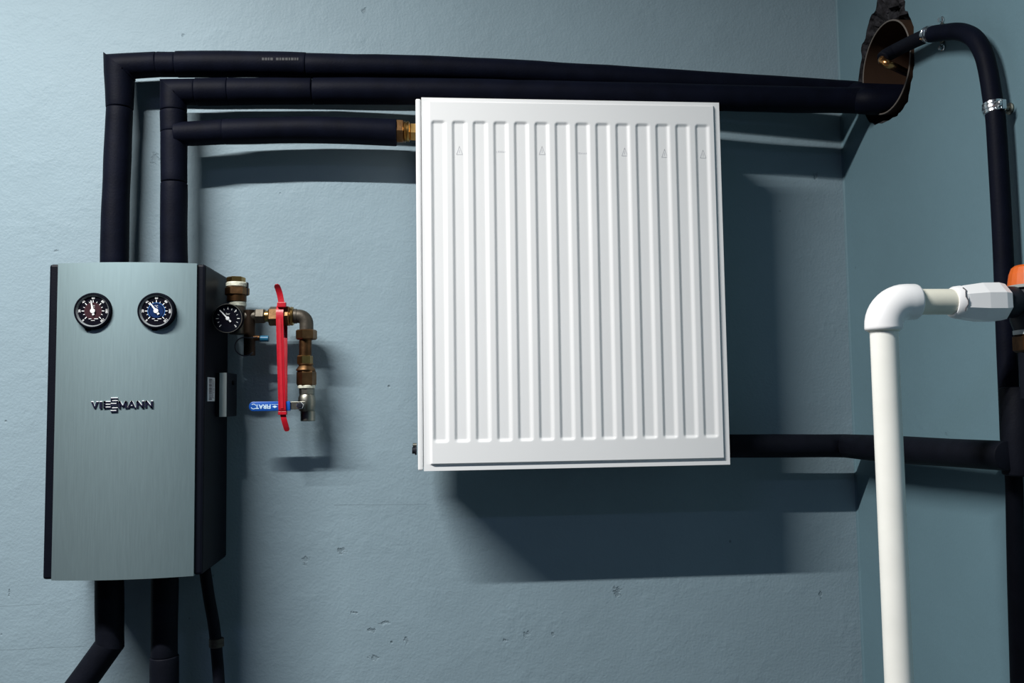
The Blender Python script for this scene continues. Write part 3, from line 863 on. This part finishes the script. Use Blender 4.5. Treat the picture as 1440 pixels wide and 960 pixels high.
# elbow
ea, eb = PV(413, YC), PV(431, 464)
ec = PV(431, YC)
er = rv(19.5)
bend = .013
arc = [ea]
c0 = Vector((ec.x - bend, ec.y, ec.z - bend))
for k in range(9):
    t = PI / 2 - k / 8 * PI / 2
    arc.append(c0 + Vector((math.cos(t) * bend, 0, math.sin(t) * bend)))
arc.append(eb)
mesh('elbow', tube(arc, er, 24), 'grey_fit', dp, angle=.7)
mesh('elbow_collar', horz(YC, 411.5, 418, 21), 'grey_fit', dp, angle=.5)
mesh('elbow_nut', vert(431, 463.5, 477.5, 27.5, 'hex', .28), 'brass_brown', dp, smooth=False)
mesh('pipe_length', vert(429.5, 477, 501, 17.5), 'brass_dark', dp, angle=.5)
mesh('pipe_nut', vert(429, 499.5, 512.5, 20.5, 'hex', .3), 'brass', dp, smooth=False)
mesh('pipe_flange', lathe(PV(430, 521.5), Z, [(0, rv(26)), (.002, rv(27)), (.005, rv(24)), (.009, rv(19)), (.011, rv(22)), (.0125, rv(22))], 28), 'brass_brown', dp, angle=.5)
mesh('reducer_nut', vert(431, 521, 542.5, 25.5, 'hex', .22), 'brass_brown', dp, smooth=False)
mesh('sealant_ring', vert(431, 541.5, 546, 24), 'sealant', dp, angle=.5)

# ------------------------------------------------------------------ ball valve with blue lever
bv = thing('ball_valve', PV(432, 592), 'nickel ball valve with blue lever at the bottom of the brass pipework', 'valve')
mesh('valve_collar', vert(431.5, 545.5, 555, 20.5, 'oct', .2), 'steel', bv, smooth=False)
bp_ = PV(431.5, 578.5); Lb = PV(431.5, 554.5).z - bp_.z
mesh('valve_body', lathe(bp_, Z, [(0, rv(19)), (.004, rv(23)), (Lb * .5, rv(24.5)), (Lb - .004, rv(23.5)), (Lb, rv(20))], 28), 'steel', bv, angle=.8)
mesh('valve_outlet', vert(433, 577.5, 592, 20.5, edge=.001), 'steel', bv, angle=.5)
GH = GV + .024
st_o = PV(424.5, 569, GV + .010)
mesh('valve_stem', lathe(st_o, FR, [(0, .006), (.012, .006), (.012, .0045), (.016, .0045)], 16), 'steel', bv, smooth=False)
h0, h1 = PV(350.5, 571, GH), PV(408.5, 571, GH)
hz = (h0.z + h1.z) / 2
hh = (PV(380, 564, GH).z - PV(380, 577.5, GH).z)
lev = mesh('lever', box(((PV(400, 571, GH).x + PV(429, 571, GH).x) / 2, -GH, hz + .0006), PV(429, 571, GH).x - PV(400, 571, GH).x, .0022, hh * .82, bev=.0005), 'steel', bv, smooth=False)
mesh('lever_nut', hexnut(Vector((st_o.x, -GH - .001, hz + .0004)), FR, .0055, .0062, 6, .2), 'chrome', lev, smooth=False)
mesh('lever_bolt', lathe(Vector((st_o.x, -GH - .0065, hz + .0004)), FR, [(0, .0036), (.002, .0036), (.0025, .003)], 14), 'charcoal', lev, smooth=False)
# vinyl grip with a rounded end
wl = h1.x - h0.x
poly = []
for k in range(9):
    t = PI / 2 + k / 8 * PI
    poly.append((hh * .42 + math.cos(t) * hh * .42, hh * .5 + math.sin(t) * hh * .5))
poly += [(wl, 0), (wl, hh)]
vs_, fs_ = prism(poly, (h0.x, -GH + .004, hz - hh / 2), X, Z, FR, .0085)
bm = bmesh.new()
bvv = [bm.verts.new(v) for v in vs_]
for f in fs_: bm.faces.new([bvv[i] for i in f])
bmesh.ops.recalc_face_normals(bm, faces=bm.faces)
bmesh.ops.bevel(bm, geom=bm.edges[:], offset=.0013, segments=2, profile=.5, affect='EDGES', clamp_overlap=True)
bm.verts.index_update()
grip = ([v.co.copy() for v in bm.verts], [tuple(v.index for v in f.verts) for f in bm.faces]); bm.free()
gr = mesh('lever_grip', grip, 'blue', lev, angle=.5, label='blue vinyl grip with white lettering')
M['print_white'] = mat('pale_blue_print', (0.55, 0.72, 0.86), 0.5)
fy = -GH - .0045
lt = text('FIRAT', Vector((PV(370, 571, GH + .0045).x, fy, PV(370, 571.2, GH + .0045).z)), -X, -Z, FR, .0098, .0004, .03)
mesh('grip_lettering', lt, 'print_white', gr, smooth=False)
cpt = Vector((PV(356.5, 571, GH + .0045).x, fy - .0004, hz))
sw = []
for s_ in (0, PI):
    for k in range(7):
        a0, a1 = s_ + .35 + k * .28, s_ + .35 + (k + 1) * .28
        r_i, r_o = .0034, .0046
        sw.append(([cpt + X * math.cos(a0) * r_i + Z * math.sin(a0) * r_i, cpt + X * math.cos(a1) * r_i + Z * math.sin(a1) * r_i, cpt + X * math.cos(a1) * r_o + Z * math.sin(a1) * r_o, cpt + X * math.cos(a0) * r_o + Z * math.sin(a0) * r_o], [(0, 1, 2, 3)]))
mesh('grip_emblem', join(*sw), 'print_white', gr, smooth=False)
dmd = Vector((PV(386.5, 571, GH + .0045).x, fy - .0004, hz - .0008))
mesh('grip_diamond', join(([dmd - X * .0042, dmd - Z * .0022, dmd + X * .0042, dmd + Z * .0022], [(0, 1, 2, 3)]),
     ([dmd + X * -.0055 + Z * .0034, dmd + X * .006 + Z * .0034, dmd + X * .006 + Z * .0040, dmd + X * -.0055 + Z * .0040], [(0, 1, 2, 3)])), 'print_white', gr, smooth=False)

# ------------------------------------------------------------------ red cable ties from union to lever
ct = thing('cable_tie', PV(398, 586, GH), 'red cable tie looped around the brass union and the blue lever', 'cable tie')
rU = rv(29) + .0035
tc_ = PV(396.3, YC)                              # around the union
bc_ = Vector((PV(397.8, 571, GH).x, -GH + .0005, hz))   # around the lever
path = []
for k in range(9):                               # over the top of the union, front to back
    t = PI + .3 - k / 8 * (PI + .6)
    path.append(Vector((tc_.x, tc_.y + math.cos(t) * rU, tc_.z + math.sin(t) * rU)))
low = []
rl = hh * .5 + .003
for k in range(7):
    t = -k / 6 * PI
    low.append(Vector((bc_.x, bc_.y + math.cos(t) * .0075, bc_.z - hh * .5 + .004 + math.sin(t) * .008)))
loop = path + low
def ribbon(pts, wd, th_, closed=True, side=X, taper=None):
    vs, fs = [], []
    n = len(pts)
    for i, p in enumerate(pts):
        a_, b_ = (pts[(i - 1) % n], pts[(i + 1) % n]) if closed else (pts[max(i - 1, 0)], pts[min(i + 1, n - 1)])
        t = (b_ - a_).normalized()
        s = (side - t * side.dot(t)).normalized()
        nn = t.cross(s)
        w2 = wd / 2 * (taper[i] if taper else 1)
        vs += [p - s * w2 - nn * th_ / 2, p + s * w2 - nn * th_ / 2, p + s * w2 + nn * th_ / 2, p - s * w2 + nn * th_ / 2]
    for i in range(n if closed else n - 1):
        j = (i + 1) % n
        for k in range(4):
            fs.append((i * 4 + k, i * 4 + (k + 1) % 4, j * 4 + (k + 1) % 4, j * 4 + k))
    if not closed: fs += [(3, 2, 1, 0), tuple((n - 1) * 4 + k for k in range(4))]
    return vs, fs
TW = rad(10.2, PV(397, 500, GH + .003)) * 2
mesh('strap', ribbon(loop, TW, .0017), 'red', ct, angle=.6)
# raised spine down the front of the strap
f0, f1 = path[0] + FR * .0011, low[-1] + FR * .0011
mesh('strap_spine', ribbon([f0.lerp(f1, t / 6) for t in range(7)], TW * .35, .0008, False), 'red', ct, smooth=False)
GT = GV + rU - .002
hd = W(396.3, 428.5, GT)
mesh('tie_head', box(hd, TW * 1.2, .008, .0085, bev=.001), 'red', ct, smooth=False)
tail = smooth_path([W(396, 427, GT), W(393.8, 415, GT), W(391.5, 407, GT + .003), W(388.5, 399.5, GT + .009)], 5)
tp = [1] * (len(tail) - 2) + [.85, .45]
mesh('tie_tail', ribbon(tail, TW * .82, .0014, False, taper=tp), 'red', ct, angle=.6)
GB = GH + .008
mesh('tie_head', box(W(397.6, 580.5, GB - .006), TW * 1.15, .009, .0062, bev=.001), 'red', ct, smooth=False)
tail = smooth_path([W(397.8, 581, GB - .006), W(399.5, 590, GB - .006), W(402, 599, GB - .009), W(404, 606, GB - .013)], 5)
tp = [1] * (len(tail) - 2) + [.9, .5]
mesh('tie_tail', ribbon(tail, TW * .75, .0014, False, taper=tp), 'red', ct, angle=.6)

# ------------------------------------------------------------------ little drain cock with a blue cap, and its wire
dc = thing('drain_cock', PV(362, 476, .06), 'small teal-capped drain cock with a black wire loop behind the brass pipe', 'valve')
mesh('cock_body', horz(475, 353, 366, 8, g=.06), 'brass_dark', dc, angle=.5)
mesh('cock_cap', horz(476, 366, 378, 8.5, g=.06), 'teal', dc, angle=.5, label='teal plastic cap')
wr = [PV(362, 474, .075)]
for k in range(13):
    t = math.radians(70 + k * 21)
    wr.append(PV(344.5 + math.cos(t) * 14, 487 - math.sin(t) * 13, .08))
mesh('wire_loop', tube(smooth_path(wr, 3), .0011, 8), 'ink', dc)

# ------------------------------------------------------------------ return pipe from the radiator and round the corner
pr_ = thing('insulated_pipe', W(1100, 643, .069), 'black insulated return pipe running from the radiator bottom into the corner', 'pipe')
HRt = .055
k1 = W(1212, 628, .069); k1 = Vector((XR - HRt, -.069, W(1180, 626.7, .069).z))
q0 = W(985, 627, .069)
e0 = Rw(1273, 632.7, HRt); e1 = Rw(1418, 641, HRt)
mtc = mitre(q0, k1, e0)
seg1 = [q0.lerp(k1, t / 8) for t in range(9)]
mesh('insulation_sleeve', tube(seg1, rad(33, q0), 28, None, mtc, wob=.05), 'foam2', pr_, angle=.9)
k1b = Vector((k1.x, k1.y, k1.z))
seg2 = [k1b, k1b.lerp(e0, .5), e0, e0.lerp(e1, .5), e1]
mesh('insulation_sleeve', tube(seg2, [rad(33, q0), rad(34, k1), rad(38.5, e0), rad(40, e0.lerp(e1, .5)), rad(42, e1)], 28, mtc, None, wob=.05, edge=.001), 'foam2', pr_, angle=.9)

# ------------------------------------------------------------------ hose from the duct down the right wall
HH = .024
hz_ = thing('riser_hose', Rw(1431, 960, HH), 'black rubber riser bending out of the brown duct and down the right wall', 'pipe')
cu0, cu1 = Rw(1292, 110, -.10), Rw(1268, 99, -.01)
tip = Rw(1241, 86, .052)
cpath = smooth_path([cu0, cu1, Rw(1252, 91.5, .042), tip, Rw(1245, 79.5, .046), Rw(1260, 71, .032)], 7)
mesh('copper_bend', tube(cpath, rad(11, tip), 16), 'copper', hz_, label='bare copper bend')
up_path = smooth_path([Rw(1241.5, 82.5, .051), Rw(1247, 77.5, .044), Rw(1262, 69.5, .030), Rw(1286, 57.5, .027), Rw(1308, 48, HH)], 6)
mesh('thin_hose', tube(up_path, [rad(19, up_path[0])] * len(up_path), 20, edge=.001), 'foam2', hz_, angle=.9)
lo_path = smooth_path([Rw(1307, 48.5, HH), Rw(1325, 46, HH), Rw(1349, 44.5, HH), Rw(1369, 53, HH), Rw(1382, 73, HH), Rw(1389.5, 100, HH), Rw(1396, 140, HH), Rw(1401, 180, HH), Rw(1409.5, 330, HH), Rw(1413, 420, HH), Rw(1418, 540, HH), Rw(1421, 620, HH)], 6)
lr = []
for p in lo_path:
    z_ = (CAM.z - p.z)
    lr.append(.5 * .0245)
mesh('riser_sleeve', tube(lo_path, lr, 22, edge=.001, wob=.03), 'foam', hz_, angle=.9)
lo2 = [Rw(1421, 618, HH), Rw(1426, 680, HH), Rw(1428, 780, HH), Rw(1433, 960, HH), Rw(1436, 1060, HH)]
mesh('riser_sleeve', tube(smooth_path(lo2, 4), .0105, 22, wob=.03), 'foam2', hz_, angle=.9)
te = Rw(1431, 610, HH + .015)
mesh('tee_sleeve', tube([Rw(1428, 545, HH + .01), Rw(1431, 600, HH + .012), Rw(1433, 668, HH + .012)], .0195, 26, edge=.002), 'foam2', hz_, angle=.9)

def clip(name, p, t, r, label):
    k = thing(name, p, label, 'pipe clip', None)
    t = t.normalized()
    mesh('band', lathe(p - t * .008, t, [(0, r), (.0008, r + .0014), (.004, r + .0014), (.005, r + .0005), (.0062, r + .0022), (.0098, r + .0022), (.011, r + .0005), (.012, r + .0014), (.0152, r + .0014), (.016, r)], 28), 'chrome', k, angle=.5)
    return k
d_ = (lo_path[6 * 6 + 3] - lo_path[6 * 6 - 1])
cp = Rw(1397.5, 152.5, HH)
k2 = clip('pipe_clip', cp, d_, .0123, 'bright steel clip on the upright stretch of the riser hose')
sd = -Y
for s_ in (.0162,):
    mesh('clip_lug', box(cp + sd * s_ + X * .002, .007, .005, .013, bev=.001), 'chrome', k2, smooth=False)
mesh('clip_screw', lathe(cp + sd * .0185 + X * -.004, -X, [(0, .0045), (.003, .0045), (.004, .003)], 8), 'chrome', k2, smooth=False)
mesh('wall_plate', lathe((XR - .0005, cp.y, cp.z), -X, [(0, .008), (.002, .008), (.003, .006)], 18), 'steel', k2, angle=.5)
mesh('clip_stud', cyl((XR, cp.y, cp.z), (XR - HH + .010, cp.y, cp.z), .004, 10), 'steel', k2, angle=.5)
c1p = Rw(1307.5, 48, HH)
t1 = lo_path[4] - lo_path[0]
k3 = clip('pipe_clip', c1p, t1, .0112, 'bright steel clip by the duct where the hose leaves the wall opening')
for (u, v) in ((1324, 28), (1325, 67)):
    pp = Rw(u, v, .002)
    mesh('wall_plate', lathe(pp + X * .0015, -X, [(0, .0055), (.0015, .0055), (.0022, .004)], 14), 'chrome', k3, angle=.5)
    mesh('clip_screw', lathe(pp - X * .001, -X, [(0, .0035), (.004, .0035)], 6), 'chrome', k3, smooth=False)
pp = Rw(1324, 47, .003)
mesh('clip_strut', box((XR - .0022, pp.y, pp.z), .004, .009, .030, bev=.001), 'steel', k3, smooth=False)
mesh('clip_stud', cyl((XR, c1p.y, c1p.z), (XR - HH + .010, c1p.y, c1p.z), .004, 10), 'steel', k3, angle=.5)

# ------------------------------------------------------------------ white plastic discharge pipe
DY = .545                                         # distance of the pipe from the back wall
pv = thing('discharge_pipe', W(1262, 960, DY), 'white plastic discharge pipe with elbow standing before the right wall', 'pipe')
vx = [W(1243.5, 470, DY), W(1265, 960, DY)]
px_ = vx[0].x
xb = (W(1243.5, 470, DY).x + W(1251, 660, DY).x + W(1262, 900, DY).x) / 3
rp = rad(38.0, W(1250, 650, DY))
print('PVC r', rp, 'x', xb, [W(u, v, DY).x for u, v in ((1243.5, 470), (1251, 660), (1262, 900))], 'XR', XR)
zE = W(1300, 424.3, DY).z
mesh('upright_pipe', cyl((xb, -DY, FLOOR + .0), (xb, -DY, zE - .022), rp, 32), 'pvc', pv, angle=.5)
# elbow with two sockets
rs_ = rad(51, W(1243, 440, DY)); bend = .030
c0 = Vector((xb + bend, -DY, zE - bend))
arc = [Vector((xb, -DY, W(1243, 464.5, DY).z)), Vector((xb, -DY, zE - bend - .001))]
for k in range(1, 12):
    t = PI - k / 11 * PI / 2
    arc.append(c0 + Vector((math.cos(t) * bend, 0, math.sin(t) * bend)))
arc.append(Vector((W(1288.5, 424, DY).x, -DY, zE)))
mesh('elbow', tube(arc, rs_, 32, edge=.0022), 'pvc_cool', pv, angle=.8)
mesh('elbow_lip', lathe(arc[0] - Z * .0015, Z, [(0, rp + .0015), (.003, rs_ - .002)], 32), 'pvc_old', pv, angle=.5)
xa = W(1290, 424, DY).x; xk = W(1342, 424, DY).x; xe = W(1412.5, 424, DY).x
mesh('cross_pipe', cyl((xa - .02, -DY, zE), (xk + .01, -DY, zE), rad(36.5, W(1310, 424, DY)), 32), 'pvc_old', pv, angle=.5)
zA = zE - .0008
ra = rad(56, W(1380, 424, DY))
mesh('adaptor_collar', lathe((xk - .004, -DY, zA), X, [(0, ra * .72), (.003, ra * .80), (.010, ra * .84)], 32), 'pvc_cool', pv, angle=.6)
La = xe - xk - .004
mesh('adaptor', lathe((xk + .004, -DY, zA), X, [(0, ra * .84), (.004, ra * .88), (La * .45, ra * 1.02), (La * .80, ra * 1.03), (La * .93, ra * .95), (La, ra * .72)], 8, PI / 8), 'pvc_cool', pv, smooth=False, label='eight-sided white plastic adaptor')
M['crack'] = mat('grey_crack', (0.10, 0.10, 0.11), 0.8)
cr = []
for k in range(7):
    t0 = -.9 + k * .22
    a_ = Vector((xk + .0035 + .0016 * math.sin(k * 1.7), -DY - math.cos(t0) * ra * .86, zA - math.sin(t0) * ra * .86))
    t1_ = t0 + .22
    b_ = Vector((xk + .0035 + .0016 * math.sin((k + 1) * 1.7), -DY - math.cos(t1_) * ra * .86, zA - math.sin(t1_) * ra * .86))
    cr.append(tube([a_, b_], .0007, 6))
mesh('sealing_tape', join(*cr), 'crack', pv, smooth=False, label='torn edge of sealing tape')

# ------------------------------------------------------------------ valve with the orange cap at the right edge
VY = DY
vu = 1452
vb_ = W(vu, 450, VY)
rvv = thing('relief_valve', W(vu, 500, VY), 'brass relief valve with orange cap at the end of the white pipe', 'valve')
def pzv(v): return W(vu, v, VY).z
def pvr(px): return rad(px, vb_)
mesh('orange_cap', lathe((vb_.x, -VY, pzv(401)), Z, [(0, pvr(58)), (pzv(385) - pzv(401), pvr(53)), (pzv(376) - pzv(401), pvr(46)), (pzv(373) - pzv(401), pvr(38))], 20), 'orange', rvv, smooth=False)
mesh('cap_ring', lathe((vb_.x, -VY, pzv(405)), Z, [(0, pvr(57)), (pzv(401) - pzv(405), pvr(58))], 28), 'grey_plastic', rvv, angle=.5)
mesh('valve_body', lathe((vb_.x, -VY, pzv(464)), Z, [(0, pvr(48)), (pzv(450) - pzv(464), pvr(56)), (pzv(418) - pzv(464), pvr(54)), (pzv(405) - pzv(464), pvr(46))], 28), 'charcoal', rvv, angle=.6)
mesh('inlet_nut', lathe((xe - .010, -VY, zA), X, [(0, ra * .7), (.006, ra * .8), (.022, ra * .8), (.030, ra * .6), (.05, ra * .6)], 24), 'charcoal', rvv, angle=.6)
mesh('white_ring', lathe((vb_.x, -VY, pzv(470)), Z, [(0, pvr(50)), (pzv(464) - pzv(470), pvr(50))], 28), 'grey_plastic', rvv, angle=.5)
mesh('brass_nut', hexnut((vb_.x, -VY, pzv(495)), Z, pzv(470) - pzv(495), pvr(52), 6, .4), 'brass_dark', rvv, smooth=False)
mesh('valve_tail', lathe((vb_.x, -VY, pzv(560)), Z, [(0, pvr(40)), (pzv(495) - pzv(560), pvr(40))], 20), 'foam2', rvv, angle=.5)

# ------------------------------------------------------------------ the two ceiling tube lamps
for i, (xa_, xb_, y_, z_, wt, colr) in enumerate(LAMPS):
    lt_ = thing('tube_lamp', ((xa_ + xb_) / 2, y_, z_), ('ceiling tube lamp nearer the back wall', 'ceiling tube lamp farther from the back wall')[i], 'lamp')
    mesh('lamp_housing', box(((xa_ + xb_) / 2, y_, (z_ + CEIL) / 2 + .015), xb_ - xa_ + .06, .09, CEIL - z_ - .03, bev=.004), 'white', lt_, smooth=False)
    ld = bpy.data.lights.new('tube', 'AREA')
    ld.shape = 'RECTANGLE'; ld.size = xb_ - xa_; ld.size_y = .026; ld.energy = wt; ld.color = colr
    lo = bpy.data.objects.new('tube', ld)
    COL.objects.link(lo)
    lo.parent = lt_
    lo.rotation_euler = (math.radians(-7), 0, 0)
